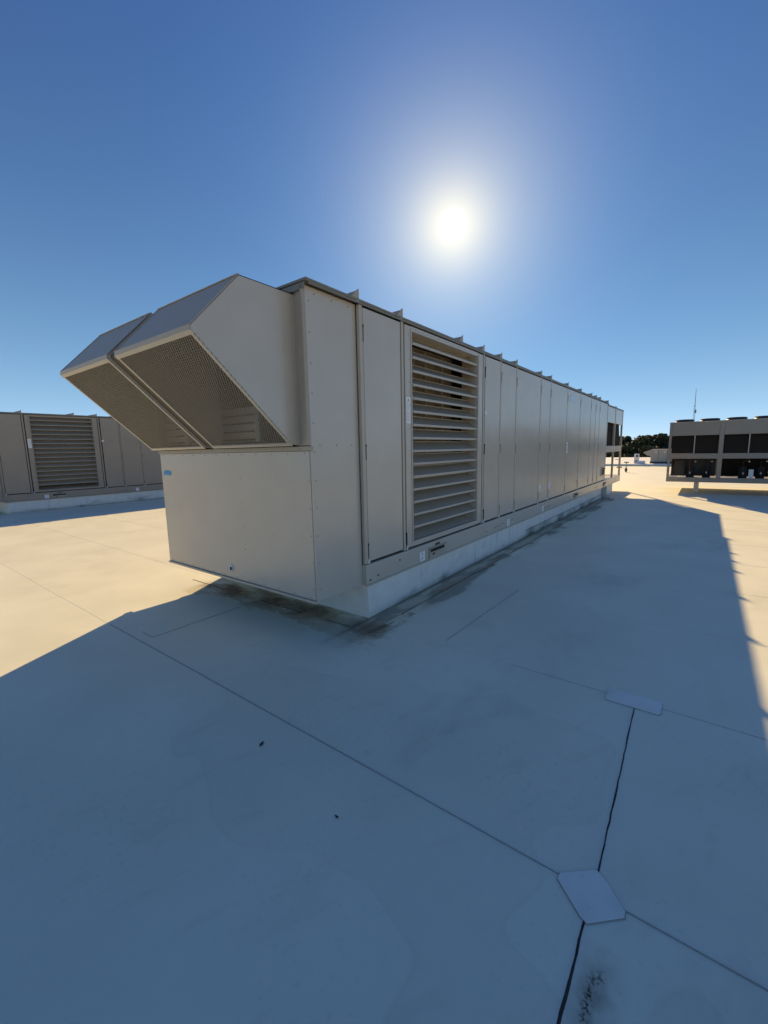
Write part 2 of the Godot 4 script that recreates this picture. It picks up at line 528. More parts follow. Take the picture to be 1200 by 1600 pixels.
func dirt_sheet(r: Node3D, called: String, at: Vector3, size: Vector2, sd: int, kind: String) -> void:
	var w := 512
	var h := 256
	if kind == "grime":
		w = 2048
		h = 128
	elif kind == "rust":
		w = 320
		h = 640
	elif kind == "specks":
		w = 512
		h = 512
	var im := Image.create(w, h, false, Image.FORMAT_RGBA8)
	var n := FastNoiseLite.new()
	n.seed = 50 + sd
	n.frequency = 1.0
	n.fractal_octaves = 5
	var n2 := FastNoiseLite.new()
	n2.seed = 80 + sd
	n2.frequency = 1.0
	n2.fractal_octaves = 3
	for j in h:
		for i in w:
			var u := (i + 0.5) / w
			var v := (j + 0.5) / h
			var x := (u - 0.5) * size.x
			var z := (v - 0.5) * size.y
			var edge := minf(1.0, minf(minf(u, 1 - u) * size.x, minf(v, 1 - v) * size.y) / (0.12 * minf(size.x, size.y)))
			var a := 0.0
			var c := Color(0.2, 0.19, 0.17)
			if kind == "grime":
				var wx := at.x + x
				var wz := at.z + z
				var edge_line := 0.215 + 0.012 * n2.get_noise_2d(wx * 0.9, 7.0)
				var tan_ := 0.50 * smoothstep(edge_line + 0.02, edge_line, wz) + 0.30 * clampf(n2.get_noise_2d(wx * 0.5, wz * 1.2) * 1.5 + 0.35, 0, 1) * exp(-pow((wz - 0.24) / 0.15, 2.0))
				var foot := exp(-pow((wz - 0.035) / 0.018, 2.0)) * 0.8
				var blot := smoothstep(0.10, 0.26, n.get_noise_2d(wx * 1.3, wz * 6.0) * exp(-pow((wz - 0.14) / 0.13, 2.0)) + 0.02) * 0.55
				var spill := smoothstep(0.06, 0.20, (n2.get_noise_2d(wx * 0.6 + 40.0, wz * 1.6) + 0.25 * n.get_noise_2d(wx * 5.0, wz * 8.0)) * exp(-pow((wz - 0.27) / 0.14, 2.0))) * 0.34
				var line := exp(-pow((wz - edge_line) / 0.006, 2.0)) * clampf(0.55 + n.get_noise_2d(wx * 3.0, 1.0), 0, 1) * 0.8
				var dark := clampf(foot + blot + spill + line, 0, 0.9)
				a = clampf(tan_ + dark * (1.0 - tan_), 0, 0.9) * clampf((wx + 0.1) / 0.7, 0.0, 1.0) * clampf((12.9 - wx) / 0.6, 0.0, 1.0)
				var br := n2.get_noise_2d(wx * 1.6, wz * 3.0 + 9.0)
				c = Color(0.86, 0.81, 0.70).lerp(Color(0.53, 0.50, 0.43).lerp(Color(0.56, 0.46, 0.34), clampf(br * 1.6 + 0.2, 0, 1)), clampf(dark / (tan_ + dark + 0.001) * 1.25, 0, 1))
			elif kind == "rust":
				var wx := at.x + x
				var wz := at.z + z
				# pools of brown water marks beside the curb's end
				var d := exp(-pow((wx - 0.45) / 0.17, 2.0)) * 0.62 + exp(-pow((wx - 0.34) / 0.36, 2.0)) * 0.34
				var m := d * (0.70 + 1.2 * n.get_noise_2d(wx * 3.0, wz * 1.4)) + 0.05 * n.get_noise_2d(wx * 14.0, wz * 14.0)
				a = smoothstep(0.20, 0.27, m) * 0.30 + smoothstep(0.44, 0.48, m) * 0.26 + smoothstep(0.66, 0.74, m) * 0.20
				# tide lines at the edge of each dried pool
				a += (exp(-pow((m - 0.24) / 0.012, 2.0)) * 0.28 + exp(-pow((m - 0.46) / 0.012, 2.0)) * 0.30) * clampf(0.6 + n2.get_noise_2d(wx * 4.0, wz * 4.0), 0, 1)
				a = clampf(a, 0, 0.85) * lerpf(0.85, 0.45, smoothstep(-0.6, 0.0, wz))
				c = Color(0.82, 0.74, 0.60).lerp(Color(0.50, 0.38, 0.25), clampf(0.10 + d * 0.45 + n2.get_noise_2d(wx * 2.0, wz * 2.0 + 4.0) * 1.5, 0, 1))
			elif kind == "soot":
				var q := Vector2(x / 0.12, z / 0.045)
				var halo := exp(-(q / 1.2).length_squared()) * (0.26 + 0.25 * n2.get_noise_2d(x * 14.0, z * 14.0))
				var c1 := exp(-pow((x - 0.07) / 0.025, 2) - pow((z - 0.0 - 0.3 * (x - 0.07)) / 0.016, 2))
				var c2 := exp(-pow((x + 0.02) / 0.05, 2) - pow((z + 0.012) / 0.012, 2))
				var core := (c1 * 0.7 + c2) * clampf(0.18 + 1.3 * n.get_noise_2d(x * 60.0 + 3.0, z * 60.0), 0, 1)
				a = clampf(halo + core * 1.5, 0, 0.95)
				c = Color(0.40, 0.36, 0.29).lerp(Color(0.05, 0.045, 0.04), clampf(core * 2.0, 0, 1))
			elif kind == "specks":
				# scattered grit, scuffs of shoes and a faint drying mark
				var grit := smoothstep(0.42, 0.50, n.get_noise_2d(x * 30.0, z * 30.0)) * 0.10 * clampf(n2.get_noise_2d(x * 0.8, z * 0.8) + 0.5, 0, 1)
				var rub := smoothstep(0.30, 0.55, n.get_noise_2d(x * 1.6 + z * 0.8 + 50.0, z * 7.0 - x * 3.0)) * 0.035
				var dry := n2.get_noise_2d(x * 0.55 + 9.0, z * 0.55)
				a = grit + rub + smoothstep(0.10, 0.13, dry) * 0.025 + exp(-pow((dry - 0.11) / 0.010, 2.0)) * 0.05
				c = Color(0.42, 0.40, 0.34)
			else:
				var m := n.get_noise_2d(x * 0.5, z * 0.9)
				var fine := n2.get_noise_2d(x * 2.6, z * 5.0)
				a = clampf(m * 0.9 + fine * 0.35 - 0.22, 0, 1) * 0.13
				c = Color(0.50, 0.46, 0.38)
			im.set_pixel(i, j, Color(c.r, c.g, c.b, a * edge))
	var m3 := StandardMaterial3D.new()
	m3.resource_name = "dirt_" + kind
	m3.albedo_texture = ImageTexture.create_from_image(im)
	m3.transparency = BaseMaterial3D.TRANSPARENCY_ALPHA
	m3.roughness = 0.8
	m3.texture_repeat = false
	M["dirt_%d" % sd] = m3
	var p := PlaneMesh.new()
	p.size = size
	var o := obj(called, p, "dirt_%d" % sd, r)
	dirt_count += 1
	o.position = at + Vector3.UP * (0.0062 + 0.0007 * dirt_count)


# ------------------------------------------------------------------ the long air handler
const TOP := 2.965
const BOT := 0.362
const RAIL := 0.572
const DEEP := 2.56
const DOOR_Z := 0.04
const LONG := 15.60

func build_unit() -> Node3D:
	var U := node("rooftop_unit")
	tag(U, "long tan rooftop air handler in the middle, with two mesh intake hoods nearest the viewer", "air handler", "long tan air handlers on white curbs")
	# body: hollow behind the louvre and in the condenser bay
	var st := new_st()
	box(st, Vector3(0.012, BOT + 0.01, -0.62), Vector3(0.60, TOP - 0.03, -0.02))
	box(st, Vector3(0.20, 1.75, -DEEP + 0.03), Vector3(0.60, TOP - 0.03, -0.62))
	box(st, Vector3(0.012, BOT + 0.01, -DEEP + 0.03), Vector3(0.60, 1.75, -0.62))
	box(st, Vector3(0.60, BOT + 0.01, -DEEP + 0.03), Vector3(1.33, TOP - 0.03, -0.02))
	box(st, Vector3(3.18, BOT + 0.01, -DEEP + 0.03), Vector3(12.50, TOP - 0.03, -0.02))
	box(st, Vector3(1.33, BOT + 0.01, -0.42), Vector3(3.18, RAIL, -0.02))
	box(st, Vector3(1.33, TOP - 0.06, -0.42), Vector3(3.18, TOP - 0.03, -0.02))
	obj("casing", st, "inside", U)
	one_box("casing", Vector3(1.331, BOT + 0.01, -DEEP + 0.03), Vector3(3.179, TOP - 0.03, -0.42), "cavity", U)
	end_section(U)
	for k in 2:
		hood(U, -0.13 - 1.30 * k, -1.285 - 1.272 * k)
	# added dark block: shade of the slot between the hoods put into colour
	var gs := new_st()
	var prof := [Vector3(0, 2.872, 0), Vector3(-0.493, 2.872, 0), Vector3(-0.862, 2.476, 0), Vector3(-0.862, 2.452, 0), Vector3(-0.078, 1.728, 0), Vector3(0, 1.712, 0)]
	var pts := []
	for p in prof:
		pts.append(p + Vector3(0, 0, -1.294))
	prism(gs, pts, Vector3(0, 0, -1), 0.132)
	obj("gap_shade_strip", gs, "gap_shade", U)
	base_rail(U)
	side_panels(U)
	louvre(U)
	roof_cap(U)
	condenser_bay(U)
	return U

func end_section(U: Node3D) -> void:
	# side strip of the end section, set back behind the doors
	one_box("side_panel", Vector3(0.0, BOT, -0.02), Vector3(0.60, TOP - 0.035, 0.0), "paint", U, 0.003)
	# lower end sheet, its corner fold and the sheet behind the hoods
	var e := one_box("end_panel", Vector3(-0.002, BOT + 0.012, -DEEP), Vector3(0.012, 1.655, -0.024), "paint", U, 0.003)
	one_box("flange", Vector3(-0.022, BOT - 0.012, -DEEP), Vector3(0.03, BOT + 0.010, -0.002), "paint_trim", e, 0.003)
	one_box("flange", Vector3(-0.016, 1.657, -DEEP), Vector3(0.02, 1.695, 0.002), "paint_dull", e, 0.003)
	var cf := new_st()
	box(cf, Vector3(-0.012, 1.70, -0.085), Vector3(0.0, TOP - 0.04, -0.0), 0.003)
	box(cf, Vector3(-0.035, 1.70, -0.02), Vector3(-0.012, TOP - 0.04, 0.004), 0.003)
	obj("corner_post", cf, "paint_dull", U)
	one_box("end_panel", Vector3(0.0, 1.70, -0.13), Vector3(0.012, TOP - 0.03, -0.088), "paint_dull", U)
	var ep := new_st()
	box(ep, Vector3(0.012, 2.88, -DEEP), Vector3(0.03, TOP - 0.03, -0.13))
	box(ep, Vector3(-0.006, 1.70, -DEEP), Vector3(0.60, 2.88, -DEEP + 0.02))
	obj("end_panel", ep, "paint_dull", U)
	# damper blades inside the hoods' mouths
	for k in 15:
		var y := 1.70 + 0.076 * k
		var d := new_st()
		var t := Transform3D(Basis(Vector3(0, 0, 1), 0.22), Vector3(0.07, y + 0.040, 0))
		box(d, Vector3(-0.004, -0.030, -DEEP + 0.06), Vector3(0.004, 0.030, -0.12), 0.0, t)
		obj("damper_blade", d, "galvanised" if k < 5 else "inside", U)  # pale low blades, dark upper ones: bounce light and shade as colour
	var dv := new_st()
	for z in [-0.72, -1.36, -1.98]:
		box(dv, Vector3(0.015, 1.70, z - 0.03), Vector3(0.06, 2.88, z + 0.03), 0.003)
	obj("damper_post", dv, "galvanised", U)
	# screws along the edges
	var s := new_st()
	var y := 0.47
	while y < 2.9:
		stud(s, Vector3(0.035, y, 0.001), Vector3(0, 0, 1), 0.0065)
		if y < 1.6:
			stud(s, Vector3(-0.002, y, -0.045), Vector3(-1, 0, 0), 0.0065)
			stud(s, Vector3(-0.002, y, -1.0), Vector3(-1, 0, 0), 0.005)
			stud(s, Vector3(-0.002, y, -DEEP + 0.03), Vector3(-1, 0, 0), 0.0065)
		y += 0.235
	for k in 12:
		stud(s, Vector3(-0.002, 1.635, -0.08 - k * 0.218), Vector3(-1, 0, 0), 0.006)
		stud(s, Vector3(-0.016, 1.676, -0.12 - k * 0.218), Vector3(-1, 0, 0), 0.006)
		stud(s, Vector3(-0.002, 0.395, -0.08 - k * 0.218), Vector3(-1, 0, 0), 0.006)
	for k in 3:
		stud(s, Vector3(0.10 + k * 0.2, 2.885, 0.001), Vector3(0, 0, 1), 0.0065)
		stud(s, Vector3(0.10 + k * 0.2, 1.70, 0.001), Vector3(0, 0, 1), 0.0065)
	var so := obj("screw", s, "screw", U)
	so.set_meta("kind", "stuff")
	# drain fitting and a bit of blue tape
	var ring := new_st()
	tube(ring, [Vector3(-0.012, 0.478, -1.262), Vector3(-0.001, 0.478, -1.262)], 0.035, 0.038, 20)
	var d := obj("drain_fitting", ring, "white_plastic", U)
	var hole := new_st()
	tube(hole, [Vector3(-0.0155, 0.474, -1.256), Vector3(-0.012, 0.474, -1.256)], 0.019, 0.019, 16)
	obj("hole", hole, "black_rubber", d)
	var tp := new_st()
	prism(tp, [Vector3(-0.0025, 1.415, -2.50), Vector3(-0.0025, 1.408, -2.36), Vector3(-0.0025, 1.43, -2.325), Vector3(-0.0025, 1.462, -2.34), Vector3(-0.0025, 1.470, -2.46), Vector3(-0.0025, 1.45, -2.515)], Vector3(-1, 0, 0), 0.002)
	obj("tape", tp, "tape", U).set_meta("label", "torn piece of blue tape")

func stud(st: SurfaceTool, p: Vector3, n: Vector3, r: float) -> void:
	tube(st, [p - n * 0.001, p + n * 0.004, p + n * 0.0045], r, r * 0.8, 6)

func hood(U: Node3D, z0: float, z1: float) -> void:
	var back_top := Vector2(0.0, 2.888)
	var apex := Vector2(-0.50, 2.888)
	var nose := Vector2(-0.885, 2.478)
	var lip := Vector2(-0.885, 2.452)
	var foot := Vector2(-0.085, 1.712)
	var heel := Vector2(0.0, 1.700)
	var outline := [back_top, apex, nose, lip, foot, heel]
	var root := new_st()
	var o: MeshInstance3D = null
	# roof of the hood: flat part, sloped part and the folded nose
	var t := 0.006
	prism(root, [Vector3(0, 2.888, z0), Vector3(-0.5, 2.888, z0), Vector3(-0.5, 2.888, z1), Vector3(0, 2.888, z1)], Vector3.DOWN, t)
	var sl := Vector3(0.73, -0.684, 0).normalized()
	prism(root, [Vector3(apex.x, apex.y, z0), Vector3(nose.x, nose.y, z0), Vector3(nose.x, nose.y, z1), Vector3(apex.x, apex.y, z1)], sl, t)
	box(root, Vector3(-0.891, 2.445, z1), Vector3(-0.883, 2.478, z0))
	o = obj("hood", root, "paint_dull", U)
	for s in 2:
		var z := z0 if s == 0 else z1 + t
		var pts := []
		for p in outline:
			pts.append(Vector3(p.x, p.y, z))
		var sd := new_st()
		prism(sd, pts, Vector3(0, 0, -1), t)
		obj("hood_side", sd, "paint", o)
	# seam caps along the folds
	var c := new_st()
	bar(c, Vector3(-0.5, 2.89, z0 + 0.002), Vector3(-0.5, 2.89, z1 - 0.002), 0.018, 0.006)
	bar(c, Vector3(-0.5, 2.891, z0 - 0.004), Vector3(-0.885, 2.481, z0 - 0.004), 0.014, 0.006)
	bar(c, Vector3(-0.5, 2.891, z1 + 0.004), Vector3(-0.885, 2.481, z1 + 0.004), 0.014, 0.006)
	for k in 3:
		var zz := lerpf(z0, z1, (k + 0.5) / 3.0)
		box(c, Vector3(-0.505, 2.889, zz - 0.006), Vector3(-0.495, 2.898, zz + 0.006))
	obj("seam_cap", c, "paint_dull", o)
	# frame of the mesh
	var a := Vector3(-0.883, 2.449, 0)
	var b := Vector3(-0.080, 1.708, 0)
	var down := (b - a).normalized()
	var n := Vector3(-down.y, down.x, 0)
	if n.y > 0.0:
		n = -n
	var f := new_st()
	var w := 0.030
	for z in [z0 - w / 2 - 0.003, z1 + w / 2 + 0.003]:
		bar(f, a + Vector3(0, 0, z) + n * 0.004, b + Vector3(0, 0, z) + n * 0.004, 0.026, 0.012, n)
	bar(f, a + down * 0.014 + Vector3(0, 0, z0) + n * 0.006, a + down * 0.014 + Vector3(0, 0, z1) + n * 0.006, 0.034, 0.012, n)
	bar(f, b - down * 0.014 + Vector3(0, 0, z0) + n * 0.006, b - down * 0.014 + Vector3(0, 0, z1) + n * 0.006, 0.032, 0.012, n)
	obj("screen_frame", f, "pale_edge", o)
	# expanded metal: two sets of crossing strands
	var L := (b - a).length()
	var W := z0 - z1
	var e := new_st()
	var pitch := 0.027
	var slope := 0.72  # across per along
	for dir in [-1.0, 1.0]:
		var k0 := -int(L * slope / pitch) - 1
		var k1 := int((W + L * slope) / pitch) + 1
		for k in range(k0, k1):
			# strand: across = k * pitch + dir * slope * along
			var off := k * pitch
			var s0 := 0.0
			var s1 := L
			var at0: float = (0.0 - off) / (dir * slope)
			var at1: float = (W - off) / (dir * slope)
			s0 = maxf(s0, minf(at0, at1))
			s1 = minf(s1, maxf(at0, at1))
			if s1 - s0 < 0.01:
				continue
			var p0: Vector3 = a + down * s0 + Vector3(0, 0, z0 - (off + dir * slope * s0)) + n * (0.001 + 0.0012 * dir)
			var p1: Vector3 = a + down * s1 + Vector3(0, 0, z0 - (off + dir * slope * s1)) + n * (0.001 + 0.0012 * dir)
			bar(e, p0, p1, 0.0050, 0.0022, n)
	var eo := obj("mesh_screen", e, "mesh_wire", o)
	eo.set_meta("kind", "stuff")

func base_rail(U: Node3D) -> void:
	var r := new_st()
	box(r, Vector3(0.60, BOT, -0.02), Vector3(3.885, RAIL - 0.012, 0.050), 0.004)
	box(r, Vector3(3.891, BOT, -0.02), Vector3(6.44, RAIL - 0.012, 0.050), 0.004)
	box(r, Vector3(6.446, BOT, -0.02), Vector3(11.29, RAIL - 0.012, 0.050), 0.004)
	box(r, Vector3(11.296, BOT, -0.02), Vector3(LONG, RAIL - 0.012, 0.050), 0.004)
	# a drip edge under the rail, the far rail and the end rail
	box(r, Vector3(0.60, BOT - 0.018, 0.028), Vector3(LONG, BOT - 0.001, 0.056), 0.003)
	box(r, Vector3(0.60, BOT, -DEEP), Vector3(LONG, RAIL - 0.012, -DEEP + 0.06), 0.004)
	box(r, Vector3(LONG - 0.06, BOT, -DEEP + 0.06), Vector3(LONG, RAIL - 0.012, -0.02), 0.004)
	var o := obj("base_rail", r, "paint", U)
	for x in [1.78, 8.66, 12.36]:
		var l := new_st()
		box(l, Vector3(x, BOT + 0.02, 0.047), Vector3(x + 0.36, BOT + 0.125, 0.054), 0.002)
		box(l, Vector3(x - 0.03, BOT + 0.125, 0.046), Vector3(x + 0.40, BOT + 0.135, 0.075), 0.002)
		box(l, Vector3(x - 0.03, BOT + 0.01, 0.046), Vector3(x - 0.015, BOT + 0.125, 0.070), 0.002)
		var lo := obj("lifting_lug", l, "paint_dull", U)
		var d := new_st()
		box(d, Vector3(x + 0.06, BOT + 0.04, 0.0545), Vector3(x + 0.10, BOT + 0.062, 0.058))
		obj("opening", d, "gap", lo)
		d = new_st()
		box(d, Vector3(x + 0.14, BOT + 0.07, 0.0545), Vector3(x + 0.24, BOT + 0.09, 0.058), 0.0, Transform3D(Basis(Vector3(0, 0, 1), 0.04), Vector3.ZERO))
		obj("opening", d, "gap", lo)
		d = new_st()
		box(d, Vector3(x - 0.012, BOT + 0.08, 0.0545), Vector3(x + 0.34, BOT + 0.120, 0.056))
		obj("opening", d, "gap", lo)
	var b := new_st()
	for p in [[0.655, 0.40], [0.78, 0.42], [1.16, 0.49], [3.40, 0.42], [3.74, 0.43], [3.84, 0.43], [3.94, 0.43], [4.05, 0.45], [4.45, 0.46], [6.30, 0.44], [6.38, 0.44], [6.52, 0.44], [6.60, 0.45], [8.2, 0.46], [9.4, 0.44], [11.1, 0.44], [11.2, 0.44], [11.4, 0.44], [11.5, 0.45], [13.2, 0.45], [14.6, 0.45]]:
		stud(b, Vector3(p[0], p[1], 0.050), Vector3(0, 0, 1), 0.012)
	obj("bolt", b, "bolt", o).set_meta("kind", "stuff")
	for x in [1.555, 4.22, 6.08]:
		sticker("label", x, BOT + 0.015, x + 0.105, BOT + 0.125, 0.052, "label_small", o)

# door edges along the unit: [from, to]
func side_panels(U: Node3D) -> void:
	var doors := [[0.655, 1.238], [3.315, 3.855], [3.905, 4.52], [4.56, 5.79], [5.84, 6.425], [6.475, 7.70], [7.75, 8.92], [8.97, 10.11], [10.16, 10.72], [10.77, 11.28], [11.33, 12.46]]
	var z := DOOR_Z
	# posts between the doors, with dark slots beside them
	var back := new_st()
	box(back, Vector3(0.60, RAIL - 0.012, -0.0195), Vector3(1.32, TOP - 0.03, 0.012))
	box(back, Vector3(3.19, RAIL - 0.012, -0.0195), Vector3(12.50, TOP - 0.03, 0.012))
	obj("door_recess", back, "gap", U)
	var posts := [0.60, 1.253, 3.245, 3.862, 4.527, 5.797, 6.432, 7.707, 8.927, 10.117, 10.727, 11.287, 12.467]
	for k in posts.size():
		var x: float = posts[k]
		var wide := 0.045 if k == 0 else (0.038 if k < 3 else 0.036)
		one_box("post", Vector3(x, RAIL - 0.006, -0.01), Vector3(x + wide, TOP - 0.04, z + 0.003), "paint_trim", U, 0.003)
	for k in doors.size():
		var d: Array = doors[k]
		var y0 := RAIL + 0.012
		var y1 := TOP - 0.052
		var o := one_box("door", Vector3(d[0], y0, 0.004), Vector3(d[1], y1, z), "paint", U, 0.005)
		# hinges and latch: dark hardware in the slot at the door's near edge
		for y in [0.68, 1.62, 2.68]:
			var h := new_st()
			box(h, Vector3(d[0] - 0.011, y - 0.06, 0.02), Vector3(d[0] - 0.0005, y + 0.06, z + 0.006), 0.002)
			box(h, Vector3(d[0] - 0.009, y + 0.06, 0.02), Vector3(d[0] - 0.0005, y + 0.085, z + 0.010), 0.002)
			obj("hinge", h, "black_rubber", o)
		var g := new_st()
		box(g, Vector3(d[0] - 0.012, y0 - 0.02, z - 0.004), Vector3(d[0] + 0.014, y0 + 0.014, z + 0.006), 0.003)
		obj("corner_clip", g, "white_plastic", o)
	sticker("label", 3.297, 2.12, 3.375, 2.175, z + 0.003, "white_plastic", U)
	for q in [[7.76, 1.50, 0.11, 0.24], [5.845, 0.80, 0.13, 0.13], [6.49, 0.79, 0.13, 0.13], [8.98, 0.84, 0.10, 0.14], [10.17, 0.9, 0.09, 0.13], [11.34, 0.9, 0.09, 0.13], [7.95, 2.67, 0.45, 0.13]]:
		sticker("label", q[0], q[1], q[0] + q[2], q[1] + q[3], z + 0.001, "label_small" if q[2] < 0.3 else "galvanised", U)
	# meter box near the far end
	var mb := new_st()
	box(mb, Vector3(11.93, 0.73, z), Vector3(12.36, 1.0, z + 0.02), 0.004)
	var mo := obj("control_box", mb, "paint_trim", U)
	one_box("opening", Vector3(12.0, 0.76, z + 0.0195), Vector3(12.31, 0.97, z + 0.022), "gap", mo)

func louvre(U: Node3D) -> void:
	var z := DOOR_Z
	var x0 := 1.318
	var x1 := 3.225
	var a0 := 1.442
	var a1 := 3.072
	var y0 := RAIL + 0.012
	var y1 := TOP - 0.052
	var b0 := 0.640
	var b1 := 2.865
	var f := new_st()
	box(f, Vector3(x0, y0, -0.02), Vector3(a0, y1, z), 0.004)
	box(f, Vector3(a1, y0, -0.02), Vector3(x1, y1, z), 0.004)
	box(f, Vector3(a0, y0, -0.02), Vector3(a1, b0, z), 0.0)
	box(f, Vector3(a0, b1, -0.02), Vector3(a1, y1, z), 0.0)
	# sheet folded round the opening: jambs, head, sloping sill
	box(f, Vector3(a0 - 0.01, b0, -0.20), Vector3(a0, b1, -0.0205))
	box(f, Vector3(a1, b0, -0.20), Vector3(a1 + 0.01, b1, -0.0205))
	box(f, Vector3(a0, b1, -0.20), Vector3(a1, b1 + 0.01, -0.0205))
	prism(f, [Vector3(a0, b0, -0.0), Vector3(a1, b0, -0.0), Vector3(a1, b0 + 0.09, -0.20), Vector3(a0, b0 + 0.09, -0.20)], Vector3(0, -0.91, -0.41), 0.006)
	var o := obj("louvre_panel", f, "paint", U)
	var edge := new_st()
	box(edge, Vector3(a0 - 0.022, b0 - 0.02, z), Vector3(a0 - 0.0, b1 + 0.02, z + 0.008), 0.003)
	obj("louvre_frame", edge, "paint_trim", o)
	edge = new_st()
	box(edge, Vector3(a1 + 0.0, b0 - 0.02, z), Vector3(a1 + 0.022, b1 + 0.02, z + 0.008), 0.003)
	obj("louvre_frame", edge, "paint_trim", o)
	for k in 15:
		var y := 2.757 - 0.1405 * k
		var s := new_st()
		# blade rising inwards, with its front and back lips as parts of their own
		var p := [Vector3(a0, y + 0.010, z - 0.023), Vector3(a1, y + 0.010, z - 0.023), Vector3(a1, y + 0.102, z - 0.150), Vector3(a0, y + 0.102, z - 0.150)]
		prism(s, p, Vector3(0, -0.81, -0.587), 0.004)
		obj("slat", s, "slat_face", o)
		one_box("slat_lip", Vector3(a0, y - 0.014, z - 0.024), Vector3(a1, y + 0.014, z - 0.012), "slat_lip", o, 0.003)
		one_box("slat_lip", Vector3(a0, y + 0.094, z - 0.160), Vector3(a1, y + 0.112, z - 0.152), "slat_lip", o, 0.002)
		var sc := new_st()
		stud(sc, Vector3(a0 + 0.035, y, z - 0.012), Vector3(0, 0, 1), 0.006)
		obj("screw", sc, "bolt", o)
	var sc2 := new_st()
	for k in 10:
		stud(sc2, Vector3(a0 + 0.08 + k * 0.165, 2.89, z + 0.0), Vector3(0, 0, 1), 0.006)
		stud(sc2, Vector3(a0 - 0.05, 0.70 + k * 0.235, z), Vector3(0, 0, 1), 0.006)
		stud(sc2, Vector3(a1 + 0.05, 0.70 + k * 0.235, z), Vector3(0, 0, 1), 0.006)
		stud(sc2, Vector3(a0 + 0.08 + k * 0.165, 0.61, z), Vector3(0, 0, 1), 0.006)
	obj("screw", sc2, "screw", o).set_meta("kind", "stuff")
	sticker("label", 1.326, 1.925, 1.408, 2.195, z + 0.001, "label_print", o)
	# pipes and struts in the dark behind the blades
	for q in [2.05, 2.32, 2.75]:
		var pp := new_st()
		tube(pp, [Vector3(q, 0.6, -0.33), Vector3(q, 2.85, -0.34)], 0.022)
		obj("pipe", pp, "paint_dull", o)
	one_box("hinge", Vector3(x0 - 0.012, 0.62, 0.02), Vector3(x0 - 0.001, 0.76, z + 0.006), "black_rubber", o, 0.002)
	one_box("corner_clip", Vector3(x0 - 0.012, y0 - 0.02, z - 0.004), Vector3(x0 + 0.014, y0 + 0.014, z + 0.006), "white_plastic", o, 0.003)

func roof_cap(U: Node3D) -> void:
	var c := new_st()
	# sheets of the lid, folded down at the edge
	box(c, Vector3(-0.035, TOP - 0.020, -DEEP - 0.03), Vector3(12.52, TOP, 0.055), 0.003)
	box(c, Vector3(0.0, TOP - 0.040, 0.047), Vector3(12.52, TOP - 0.0205, 0.052), 0.002)
	box(c, Vector3(-0.035, TOP - 0.075, -DEEP - 0.03), Vector3(-0.024, TOP - 0.0285, 0.03), 0.002)
	obj("lid", c, "lid_edge", U)
	for x in [0.588, 1.265, 2.59, 3.24, 3.87, 4.52, 5.80, 6.435, 7.705, 8.925, 10.12, 10.73, 11.29, 12.48]:
		var r := new_st()
		box(r, Vector3(x - 0.026, TOP - 0.002, -DEEP - 0.03), Vector3(x, TOP + 0.060, 0.045), 0.003)
		# bent end plate over the lid's edge
		prism(r, [Vector3(x - 0.10, TOP - 0.008, 0.0455), Vector3(x + 0.004, TOP - 0.03, 0.0455), Vector3(x + 0.004, TOP + 0.082, 0.0455), Vector3(x - 0.03, TOP + 0.058, 0.0455)], Vector3(0, 0, 1), 0.0085)
		obj("roof_rib", r, "paint_dull", U)

func coil_slab(o: Node3D, a: Vector3, b: Vector3, h: Vector3) -> void:
	var st := new_st()
	var n := (b - a).cross(h).normalized()
	prism(st, [a, b, b + h, a + h], n, 0.05)
	obj("coil", st, "coil", o)

